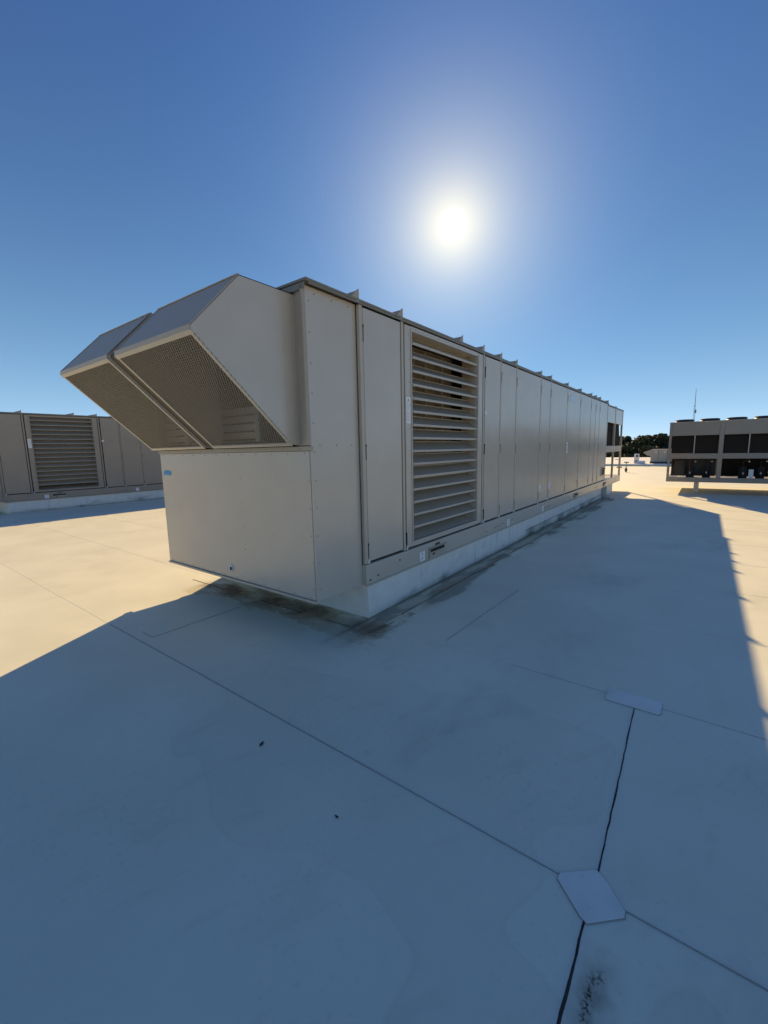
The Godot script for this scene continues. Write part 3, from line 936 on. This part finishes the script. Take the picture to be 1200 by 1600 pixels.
func condenser_bay(U: Node3D) -> void:
	var z := DOOR_Z
	var xs := [12.53, 13.98, LONG - 0.07]
	for x in xs:
		for zz in [z - 0.06, -DEEP + 0.0]:
			one_box("condenser_post", Vector3(x, RAIL - 0.01, zz), Vector3(x + 0.07, TOP - 0.085, zz + 0.06), "paint_trim", U, 0.004)
	var r := new_st()
	for zz in [z - 0.045, -DEEP + 0.0]:
		box(r, Vector3(12.60, 1.44, zz), Vector3(LONG - 0.07, 1.64, zz + 0.04), 0.003)
	obj("condenser_rail", r, "paint", U)
	for k in 2:
		one_box("condenser_panel", Vector3(xs[k] + 0.072, 2.385, z - 0.040), Vector3(xs[k + 1] - 0.002, TOP - 0.09, z - 0.010), "paint", U, 0.004)
		one_box("condenser_panel", Vector3(xs[k] + 0.072, 2.385, -DEEP), Vector3(xs[k + 1] - 0.002, TOP - 0.09, -DEEP + 0.03), "paint", U, 0.004)
	one_box("condenser_panel", Vector3(LONG - 0.04, 2.385, -DEEP + 0.062), Vector3(LONG - 0.01, TOP - 0.09, -0.022), "paint", U, 0.004)
	var top := new_st()
	box(top, Vector3(12.525, TOP - 0.083, -DEEP - 0.02), Vector3(LONG + 0.01, TOP - 0.05, z + 0.012), 0.004)
	obj("condenser_lid", top, "lid_edge", U)
	# upper coils lean inwards from the sides
	for k in 2:
		coil_slab(U, Vector3(xs[k] + 0.075, 1.53, -0.06), Vector3(xs[k + 1] - 0.004, 1.53, -0.06), Vector3(0, 1.33, -0.10))
		coil_slab(U, Vector3(xs[k] + 0.075, 1.53, -DEEP + 0.06), Vector3(xs[k + 1] - 0.004, 1.53, -DEEP + 0.06), Vector3(0, 1.33, 0.10))
	coil_slab(U, Vector3(LONG - 0.14, 1.53, -DEEP + 0.2), Vector3(LONG - 0.14, 1.53, -0.2), Vector3(0.03, 1.33, 0))
	var tray := new_st()
	box(tray, Vector3(12.60, 1.50, -DEEP + 0.045), Vector3(LONG - 0.08, 1.52, -0.01))
	box(tray, Vector3(12.60, RAIL - 0.10, -DEEP + 0.065), Vector3(LONG - 0.065, RAIL - 0.03, -0.025))
	obj("floor_pan", tray, "paint_dull", U)
	# compressors and piping in the lower bay
	for p in [Vector2(13.15, -0.45), Vector2(13.55, -1.0), Vector2(13.1, -1.6), Vector2(14.4, -1.9)]:
		var m := new_st()
		tube(m, [Vector3(p.x, 0.54, p.y), Vector3(p.x, 0.58, p.y), Vector3(p.x, 0.95, p.y), Vector3(p.x, 1.02, p.y)], 0.13, 0.11, 14)
		var mo := obj("compressor", m, "black_rubber", U)
		var q := new_st()
		tube(q, [Vector3(p.x, 1.0, p.y), Vector3(p.x, 1.25, p.y), Vector3(p.x + 0.2, 1.30, p.y - 0.1), Vector3(p.x + 0.3, 1.50, p.y - 0.1)], 0.018)
		obj("pipe", q, "copper", mo)
	one_box("control_box", Vector3(12.62, 0.66, -0.30), Vector3(12.95, 1.40, -0.03), "pale_edge", U, 0.004)
	for x in [12.95, 14.45]:
		for zz in [-0.55, -1.95]:
			fan(U, Vector3(x + 0.30, TOP - 0.051, zz), 0.48)

func fan(U: Node3D, at: Vector3, r: float) -> void:
	var st := new_st()
	var n := 28
	for k in n:  # a low flared collar
		var a0 := TAU * k / n
		var a1 := TAU * (k + 1) / n
		var d0 := Vector3(cos(a0), 0, sin(a0))
		var d1 := Vector3(cos(a1), 0, sin(a1))
		var prof := [[r + 0.03, 0.0], [r, 0.05], [r + 0.012, 0.085], [r - 0.02, 0.08], [r - 0.02, 0.0]]
		for j in prof.size() - 1:
			var p: Array = prof[j]
			var q: Array = prof[j + 1]
			var A: Vector3 = at + d0 * p[0] + Vector3.UP * p[1]
			var B: Vector3 = at + d1 * p[0] + Vector3.UP * p[1]
			var C: Vector3 = at + d1 * q[0] + Vector3.UP * q[1]
			var D: Vector3 = at + d0 * q[0] + Vector3.UP * q[1]
			quad(st, A, B, C, D, (B - A).cross(D - A).normalized() * (1.0 if (B - A).cross(D - A).dot(d0 * (1 if j < 2 else -1) + Vector3.UP * 0.3) > 0 else -1.0))
	var o := obj("condenser_fan", st, "dark_metal", U)
	var g := new_st()
	for k in [0.3, 0.5, 0.7, 0.88]:
		var ring := []
		for j in 25:
			ring.append(at + Vector3(cos(TAU * j / 24) * r * k, 0.092, sin(TAU * j / 24) * r * k))
		tube(g, ring, 0.005, 0.005, 4)
	for k in 8:
		var d := Vector3(cos(TAU * k / 8), 0, sin(TAU * k / 8))
		tube(g, [at + d * 0.08 + Vector3.UP * 0.098, at + d * r + Vector3.UP * 0.086], 0.006, 0.006, 4)
	obj("guard", g, "dark_metal", o)
	var b := new_st()
	tube(b, [at + Vector3.UP * 0.01, at + Vector3.UP * 0.085], 0.09, 0.085, 12)
	for k in 4:
		var t := Transform3D(Basis(Vector3.UP, TAU * k / 4) * Basis(Vector3.RIGHT, 0.4), at + Vector3.UP * 0.04)
		box(b, Vector3(0.08, -0.004, -0.09), Vector3(r - 0.04, 0.004, 0.09), 0.0, t)
	obj("blade", b, "dark_metal", o)


# ------------------------------------------------------------------ curbs and supports
func build_curbs() -> void:
	var labels := ["low white membrane-wrapped curb stained along its foot, under the near air handler", "low white curb with dark smudges under the air handler standing behind"]
	for k in 2:
		var c := node("roof_curb", Vector3(0.10 * k, 0, -13.78 * k))
		tag(c, labels[k], "roof curb", "white curbs carrying the air handlers")
		var st := new_st()
		# the wrapped foot spreads a little
		var h := BOT - 0.019
		for q in [[0.655, 12.22, 0.020, -DEEP + 0.03, h]]:
			box(st, Vector3(q[0], -0.002, q[3]), Vector3(q[1], q[4], q[2]), 0.008)
		obj("curb_body", st, "membrane_curb", c)
		# lapped flashing sheet: a second layer low on the far half
		var lap := new_st()
		box(lap, Vector3(5.2, 0.0, 0.0195), Vector3(12.225, 0.135, 0.026), 0.002)
		var jo := new_st()
		for x in [3.86, 6.9, 9.6]:
			box(jo, Vector3(x, 0.01, 0.0195), Vector3(x + 0.16, h - 0.01, 0.0245), 0.002)
		obj("flashing_lap", lap, "membrane_curb", c)
		obj("flashing_lap", jo, "membrane_curb", c)
		var top := new_st()
		box(top, Vector3(0.64, h, -DEEP + 0.02), Vector3(12.24, BOT, 0.024), 0.002)
		obj("curb_gasket", top, "paint_dull", c)
		curb_dirt(c, k)
		# folded corner piece
		var cp := new_st()
		prism(cp, [Vector3(0.6545, 0.0, 0.0205), Vector3(0.6545, 0.19, 0.0205), Vector3(0.76, 0.16, 0.0205), Vector3(0.80, 0.0, 0.0205)], Vector3(0, 0, 1), 0.004)
		obj("corner_patch", cp, "membrane_new", c)
		var p := node("support_pier", Vector3(13.45 + 0.10 * k, 0, -13.78 * k))
		tag(p, ["white boxed pier under the open far end of the near air handler", "white boxed pier under the far end of the air handler standing behind"][k], "pier", "white piers beside the curbs")
		one_box("pier_body", Vector3(0, 0, -DEEP + 0.05), Vector3(1.05, BOT - 0.03, -0.02), "membrane_curb", p, 0.01)
		one_box("pier_cap", Vector3(-0.02, BOT - 0.03, -DEEP + 0.03), Vector3(1.07, BOT, 0.0), "galvanised", p, 0.004)

func curb_dirt(c: Node3D, k: int) -> void:
	var w := 1024
	var h := 48
	var im := Image.create(w, h, false, Image.FORMAT_RGBA8)
	var n := FastNoiseLite.new()
	n.seed = 301 + k
	n.frequency = 1.0
	n.fractal_octaves = 4
	for j in h:
		for i in w:
			var x := 0.66 + 11.5 * (i + 0.5) / w
			var y := 0.34 * (1.0 - (j + 0.5) / h)
			var foot := exp(-y / 0.03) * 0.6
			var smear := clampf(n.get_noise_2d(x * 1.1, y * 3.0) * 2.0 - 0.25, 0, 1) * clampf(1.0 - y / 0.26, 0, 1) * 0.42
			var run := clampf(n.get_noise_2d(x * 9.0, y * 0.8 + 20.0) * 2.2 - 0.75, 0, 1) * 0.25
			var lap := exp(-pow((y - 0.137 - 0.006 * n.get_noise_2d(x * 0.7, 5.0)) / 0.007, 2.0)) * (0.65 if x > 5.2 else 0.0) + (0.22 if x > 5.2 and y < 0.135 else 0.0) * clampf(0.5 + n.get_noise_2d(x * 1.5, y * 2.0 + 60.0) * 1.6, 0, 1)
			var a := clampf(foot + smear + run + lap, 0, 0.8) * clampf(x / 2.2, 0.4, 1.0)
			im.set_pixel(i, j, Color(0.42, 0.42, 0.36, a))
	var m3 := StandardMaterial3D.new()
	m3.resource_name = "curb_dirt"
	m3.albedo_texture = ImageTexture.create_from_image(im)
	m3.transparency = BaseMaterial3D.TRANSPARENCY_ALPHA
	m3.roughness = 0.8
	m3.texture_repeat = false
	M["curb_dirt_%d" % k] = m3
	var q := QuadMesh.new()
	q.size = Vector2(11.5, 0.335)
	var o := obj("stain", q, "curb_dirt_%d" % k, c)
	o.position = Vector3(0.66 + 5.75, 0.171, 0.0275)


# ------------------------------------------------------------------ the condensing unit on the right
func build_condenser() -> void:
	var X := 15.0
	var z0 := 1.53
	var C := node("condensing_unit")
	tag(C, "tan open-framed condensing unit with fans on top, raised on piers at the right", "condensing unit")
	var bays := 4
	var bw := 1.36
	var top := 2.345
	var deep := 3.0
	var zr := z0 + bays * bw + 0.10
	var r := new_st()
	for x in [X, X + deep - 0.10]:
		box(r, Vector3(x, 0.39, z0), Vector3(x + 0.10, 0.545, zr), 0.006)
	box(r, Vector3(X + 0.10, 0.39, z0), Vector3(X + deep - 0.10, 0.545, z0 + 0.08), 0.006)
	box(r, Vector3(X + 0.10, 0.39, zr - 0.08), Vector3(X + deep - 0.10, 0.545, zr), 0.006)
	box(r, Vector3(X + 0.10, 0.42, z0 + 0.08), Vector3(X + deep - 0.10, 0.46, zr - 0.08))
	obj("base_rail", r, "paint_trim", C)
	for x in [X + 0.004, X + deep - 0.074]:
		for k in bays + 1:
			var z := z0 + k * bw + 0.002
			one_box("post", Vector3(x, 0.545, z - (0.0 if k == 0 else 0.02)), Vector3(x + 0.07, top, z + (0.07 if k == 0 else 0.10)), "paint", C, 0.005)
	for k in bays:
		var a := z0 + k * bw + (0.075 if k == 0 else 0.105)
		var b := z0 + (k + 1) * bw - 0.02
		one_box("top_panel", Vector3(X + 0.012, 1.925, a), Vector3(X + 0.04, top, b), "paint", C, 0.004)
		one_box("middle_rail", Vector3(X - 0.004, 1.165, a - 0.02), Vector3(X + 0.05, 1.335, b + 0.02), "paint_trim", C, 0.004)
		one_box("mullion", Vector3(X + 0.01, 1.335, (a + b) / 2 - 0.012), Vector3(X + 0.04, 1.925, (a + b) / 2 + 0.016), "pale_edge", C, 0.003)
		one_box("top_panel", Vector3(X + deep - 0.05, 1.925, a), Vector3(X + deep - 0.02, top, b), "paint", C, 0.004)
		for s in 2:
			var ca := lerpf(a, b, 0.5 * s) + 0.015
			var cb := lerpf(a, b, 0.5 * s + 0.5) - 0.015
			coil_slab(C, Vector3(X + 0.06, 1.34, ca), Vector3(X + 0.06, 1.34, cb), Vector3(0.20, 0.94, 0))
			coil_slab(C, Vector3(X + deep - 0.14, 1.34, ca), Vector3(X + deep - 0.14, 1.34, cb), Vector3(-0.20, 0.94, 0))
		var in_ := new_st()
		box(in_, Vector3(X + 0.9, 0.55, a), Vector3(X + 0.94, 1.30, b - 0.02))
		obj("inner_panel", in_, "coil" if k else "dark_metal", C)
		for x in [X + 0.55, X + 2.2]:
			fan(C, Vector3(x, top + 0.028, (a + b) / 2 - 0.33), 0.255)
			fan(C, Vector3(x, top + 0.028, (a + b) / 2 + 0.36), 0.255)
		for s in 2:
			var px := X + 0.45 + 0.15 * s
			var pz := lerpf(a, b, 0.45 + 0.35 * s)
			var m := new_st()
			tube(m, [Vector3(px, 0.46, pz), Vector3(px, 0.5, pz), Vector3(px, 0.82, pz), Vector3(px, 0.88, pz)], 0.12, 0.10, 14)
			var mo := obj("compressor", m, "black_rubber", C)
			var q := new_st()
			tube(q, [Vector3(px, 0.86, pz), Vector3(px, 1.05, pz), Vector3(px - 0.1, 1.1, pz + 0.12), Vector3(px - 0.12, 1.3, pz + 0.14)], 0.016)
			obj("pipe", q, "copper", mo)
			q = new_st()
			tube(q, [Vector3(px - 0.1, 0.6, pz), Vector3(px - 0.22, 0.6, pz), Vector3(px - 0.22, 0.66, pz)], 0.02)
			obj("pipe", q, "copper", mo)
			var v := new_st()
			tube(v, [Vector3(px - 0.22, 0.66, pz), Vector3(px - 0.22, 0.72, pz)], 0.022, 0.022, 8)
			obj("valve", v, "galvanised", mo)
			v = new_st()
			tube(v, [Vector3(px - 0.12, 1.06, pz + 0.13), Vector3(px - 0.16, 1.06, pz + 0.13)], 0.022, 0.022, 8)
			obj("valve", v, "galvanised", mo)
	dim_paint(C)
	one_box("side_panel", Vector3(X + 0.08, 1.925, z0 + 0.01), Vector3(X + deep - 0.08, top, z0 + 0.04), "paint", C, 0.004)
	one_box("middle_rail", Vector3(X + 0.075, 1.165, z0 + 0.004), Vector3(X + deep - 0.08, 1.335, z0 + 0.05), "paint_trim", C, 0.004)
	one_box("lid", Vector3(X - 0.01, top + 0.001, z0 - 0.01), Vector3(X + deep + 0.01, top + 0.03, zr + 0.01), "paint_trim", C, 0.004)
	one_box("tray", Vector3(X + 0.05, 1.30, z0 + 0.06), Vector3(X + deep - 0.08, 1.325, zr - 0.06), "dark_metal", C)
	# valves and a sheet of paper in the lower bays
	var p := new_st()
	box(p, Vector3(X + 0.012, 0.56, z0 + 0.10), Vector3(X + 0.035, 0.60, z0 + 0.30), 0.002)
	obj("cable_tray", p, "white_plastic", C)
	var lb := one_box("label", Vector3(X + 0.055, 0.552, 3.672), Vector3(X + 0.060, 0.822, 3.79), "white_plastic", C)
	lb.set_meta("label", "white data plate in the lower bay")
	var qq := new_st()
	tube(qq, [Vector3(X + 0.25, 0.55, z0 + 0.62), Vector3(X + 0.25, 1.2, z0 + 0.62)], 0.014)
	obj("pipe", qq, "copper", C)
	var pp := new_st()
	tube(pp, [Vector3(X + 0.3, 0.55, z0 + 0.16), Vector3(X + 0.3, 1.1, z0 + 0.16), Vector3(X + 0.3, 1.1, z0 + 0.42), Vector3(X + 0.3, 0.8, z0 + 0.42)], 0.02)
	obj("pipe", pp, "copper", C)
	one_box("control_box", Vector3(X + 0.35, 0.62, z0 + 0.20), Vector3(X + 0.5, 1.08, z0 + 0.48), "dark_metal", C, 0.004)
	# piers under it
	var k := 0
	for z in [2.30, 4.7, 6.6]:
		for x in [X + 0.78, X + 2.3]:
			var s := node("support_pier", Vector3(x, 0, z))
			var o := one_box("pier_body", Vector3(0, 0, 0), Vector3(0.13, 0.36, 0.13), "membrane_curb", s, 0.006)
			one_box("pier_cap", Vector3(-0.03, 0.36, -0.03), Vector3(0.16, 0.39, 0.16), "galvanised", s, 0.004)
			tag(s, ["slim white pier under the left end of the condensing unit, front one of the pair", "slim white pier under the left end of the condensing unit, rear one of the pair", "slim white pier under the middle of the condensing unit, front one", "slim white pier under the middle of the condensing unit, rear one", "slim white pier under the right end of the condensing unit, front one", "slim white pier under the right end of the condensing unit, rear one"][k], "pier", "slim piers under the condensing unit")
			k += 1


# ------------------------------------------------------------------ far things
func build_far() -> void:
	# next roof, a step higher
	var st := new_st()
	box(st, Vector3(36.402, -8.4, -60), Vector3(58.0, 0.16, 40), 0.0)
	var r := obj("upper_roof", st, "membrane_new", self)
	tag(r, "next white roof beyond the joint, a step higher", "", "", "structure")
	var j := new_st()
	box(j, Vector3(36.34, 0.001, -46), Vector3(36.40, 0.03, 30))
	obj("joint", j, "bead", r)
	# small grey air handler far off with its hood to the left
	var A := node("rooftop_unit_small")
	tag(A, "small grey air handler far off beside the trees, its hood pointing left", "air handler")
	var x := 38.0
	one_box("casing", Vector3(x, 0.16, -1.0), Vector3(x + 2.2, 1.275, 4.2), "paint_dull", A, 0.01)
	var h := new_st()
	prism(h, [Vector3(x + 0.05, 1.255, -1.0), Vector3(x + 0.05, 1.04, -1.56), Vector3(x + 0.05, 0.80, -1.25), Vector3(x + 0.05, 0.74, -1.0)], Vector3(1, 0, 0), 2.0)
	obj("hood", h, "paint_dull", A)
	one_box("base_rail", Vector3(x - 0.02, 0.16, -1.03), Vector3(x + 2.22, 0.30, 4.2), "dark_metal", A)
	for z in [-0.72, -0.12, 0.5]:
		one_box("label", Vector3(x - 0.004, 1.02, z), Vector3(x, 1.09, z + 0.14), "white_plastic", A)
	for z in [-0.5, 0.1, 0.7]:
		one_box("door_seam", Vector3(x - 0.003, 0.32, z), Vector3(x, 1.26, z + 0.02), "dark_metal", A)
	var V := node("roof_vent", Vector3(37.6, 0.16, -1.95))
	tag(V, "white upright roof vent with dark slots, left of the small grey air handler", "vent")
	one_box("vent_body", Vector3(0, 0, -0.15), Vector3(0.3, 0.78, 0.18), "white_plastic", V, 0.01)
	for k in 3:
		one_box("vent_slot", Vector3(-0.004, 0.12 + k * 0.06, -0.11), Vector3(0.0, 0.15 + k * 0.06, 0.14), "gap", V)
	one_box("vent_slot", Vector3(-0.004, 0.52, -0.02), Vector3(0.0, 0.70, 0.12), "gap", V)
	one_box("vent_foot", Vector3(-0.1, 0, 0.1), Vector3(0.3, 0.22, 0.62), "white_plastic", V, 0.01)
	# short posts with clamps standing on the roof
	var spots := [Vector3(27.4, 0, -1.30), Vector3(33.5, 0, -2.55)]
	for k in 2:
		var p := node("roof_post", spots[k])
		tag(p, ["short dark pipe post standing on the sunlit roof, nearer one", "short dark post on a round base, farther one by the roof joint"][k], "post", "short posts on the far roof")
		var s := new_st()
		tube(s, [Vector3.ZERO, Vector3(0, 0.62, 0)], 0.035, 0.03, 8)
		obj("pipe", s, "paint_dull", p)
		var f := new_st()
		if k == 0:
			tube(f, [Vector3(0, 0.05, 0), Vector3(0, 0.25, 0)], 0.07, 0.07, 8)
			box(f, Vector3(-0.04, 0.58, -0.12), Vector3(0.04, 0.64, 0.12))
		else:
			tube(f, [Vector3(0, 0.0, 0), Vector3(0, 0.07, 0)], 0.20, 0.16, 12)
			box(f, Vector3(-0.03, 0.60, -0.30), Vector3(0.03, 0.64, 0.05))
		obj("clamp", f, "dark_metal", p)
	# lattice mast far behind
	var T := node("antenna_mast", Vector3(160, -8.5, -1.24))
	tag(T, "thin lattice antenna mast rising far behind the condensing unit", "antenna mast")
	var lat := new_st()
	var H := 26.6
	var rr := 0.30
	var legs := []
	for k in 3:
		legs.append(Vector3(cos(TAU * k / 3) * rr, 0, sin(TAU * k / 3) * rr))
	for k in 3:
		tube(lat, [legs[k], legs[k] * 0.8 + Vector3.UP * (H - 5.0)], 0.035, 0.035, 5)
	var yy := 0.0
	while yy < H - 6.0:
		for k in 3:
			tube(lat, [legs[k] * 0.95 + Vector3.UP * yy, legs[(k + 1) % 3] * 0.95 + Vector3.UP * (yy + 0.7)], 0.018, 0.018, 4)
		yy += 0.7
	obj("lattice", lat, "galvanised", T)
	var wp := new_st()
	tube(wp, [Vector3(0, H - 5.4, 0), Vector3(0, H, 0)], 0.10, 0.05, 6)
	tube(wp, [Vector3(0, H - 7.2, 0.25), Vector3(0, H - 6.2, 0.25)], 0.22, 0.22, 8)
	obj("whip_antenna", wp, "paint_dull", T)


# ------------------------------------------------------------------ trees
func build_trees() -> void:
	var protos := []
	for k in 4:
		protos.append(tree_proto(k))
	var looks := ["broad dark oak-like tree", "tall rounded leafy tree", "narrow dark pine-like tree", "loose ragged leafy tree"]
	var heights := [12.0, 12.9, 13.2, 11.8]
	var n := 0
	for row in 3:
		var z := -26.0 + row * 1.3
		while z < 16.0:
			var kind := rng.randi_range(0, 3)
			var t: Node3D = protos[kind].duplicate()
			t.name = "tree" if n == 0 else "tree_%03d" % n
			add_child(t, true)
			var tall := lerpf(11.3, 12.6, clampf((z + 12.0) / 8.0, 0.0, 1.0)) - rng.randf_range(0.0, 1.1) - (2.0 if row == 0 else 0.0) + 0.5 * row
			var s: float = tall / heights[kind]
			t.position = Vector3(84.0 + row * 7.0 + rng.randf_range(-2.0, 2.0), -8.5, z)
			t.scale = Vector3(1.1, s, 1.1)
			t.rotation.y = rng.randf_range(0, TAU)
			var where := ""
			if z < -9.0:
				where = " left of the gap"
			elif z < -2.0:
				where = " between the units"
			else:
				where = " behind the condensing unit"
			tag(t, looks[kind] + [" in the front row", " in the middle row", " at the back"][row] + " beyond the roof" + where, "tree", "trees beyond the roof")
			z += rng.randf_range(2.6, 3.6)
			n += 1
	for p in protos:
		p.free()

func tree_proto(kind: int) -> Node3D:
	var r := RandomNumberGenerator.new()
	r.seed = 400 + kind
	var T := Node3D.new()
	T.name = "tree_proto"
	var H: float = [11.6, 12.4, 12.8, 11.4][kind]
	var R: float = [3.2, 2.6, 1.9, 2.9][kind]
	var st := new_st()
	tube(st, [Vector3.ZERO, Vector3(0.1, H * 0.45, 0.05), Vector3(-0.05, H * 0.9, 0)], 0.26, 0.05, 8)
	var lobes := []
	for k in 44:
		var f := r.randf_range(0.15, 0.97)
		var w := R * (sin(PI * pow(f, 0.8)) * 0.9 + 0.15)
		if kind == 2:
			w = R * (1.15 - f)
		var a := r.randf() * TAU
		var d := w * sqrt(r.randf_range(0.15, 1.0))
		var c := Vector3(cos(a) * d, H * f, sin(a) * d)
		lobes.append([c, r.randf_range(0.55, 1.15) * (0.7 if kind == 2 else 1.0)])
		tube(st, [Vector3(0, H * f * 0.82, 0), c], 0.07, 0.02, 5)
	obj("trunk", st, "bark", T)
	var cr := new_st()
	for l in lobes:
		for q in 150:
			var dir := Vector3(r.randfn(), r.randfn() * 0.8, r.randfn()).normalized()
			var p: Vector3 = l[0] + dir * l[1] * pow(r.randf(), 0.4)
			var n := (dir + Vector3(r.randfn(), r.randfn(), r.randfn()) * 0.6).normalized()
			var t := n.cross(Vector3(r.randfn(), r.randfn(), r.randfn())).normalized()
			var b := n.cross(t)
			var s := r.randf_range(0.16, 0.36)
			quad(cr, p + t * s, p + b * s * 0.7, p - t * s, p - b * s * 0.7, n)
	var c := obj("crown", cr, "foliage_%d" % kind, T)
	c.set_meta("kind", "stuff")
	return T


# ------------------------------------------------------------------ bits on the roof
func build_bits() -> void:
	var spots := [Vector3(-1.114, 0, 0.664), Vector3(-1.219, 0, 1.349)]
	var labels := ["curled dark leaf scrap lying alone on the shaded roof, the larger of the two scraps", "tiny dark scrap near the lower middle of the shaded roof"]
	for k in spots.size():
		var st := new_st()
		var s := 0.018 if k == 0 else 0.009
		var pts := []
		for j in 7:
			var a := TAU * j / 7
			pts.append(Vector3(cos(a) * s * (1.0 + 0.5 * sin(a * 2 + k)), 0.006 + 0.006 * (s / 0.02) * sin(a * 3.0), sin(a) * s * 0.5))
		for j in 7:
			var a: Vector3 = pts[j]
			var b: Vector3 = pts[(j + 1) % 7]
			var c := Vector3(0, 0.002, 0)
			var n := (b - a).cross(c - a).normalized()
			tri(st, a, b, c, n if n.y > 0 else -n)
			tri(st, a - Vector3.UP * 0.002, b - Vector3.UP * 0.002, c - Vector3.UP * 0.002, -n if n.y > 0 else n)
			quad(st, a, b, b - Vector3.UP * 0.002, a - Vector3.UP * 0.002, Vector3((a + b).x, 0, (a + b).z).normalized())
		var o := obj("leaf_scrap", st, "leaf_dry", self)
		o.position = spots[k]
		o.rotation.y = 0.6 + k
		tag(o, labels[k], "leaf scrap", "scraps on the roof")
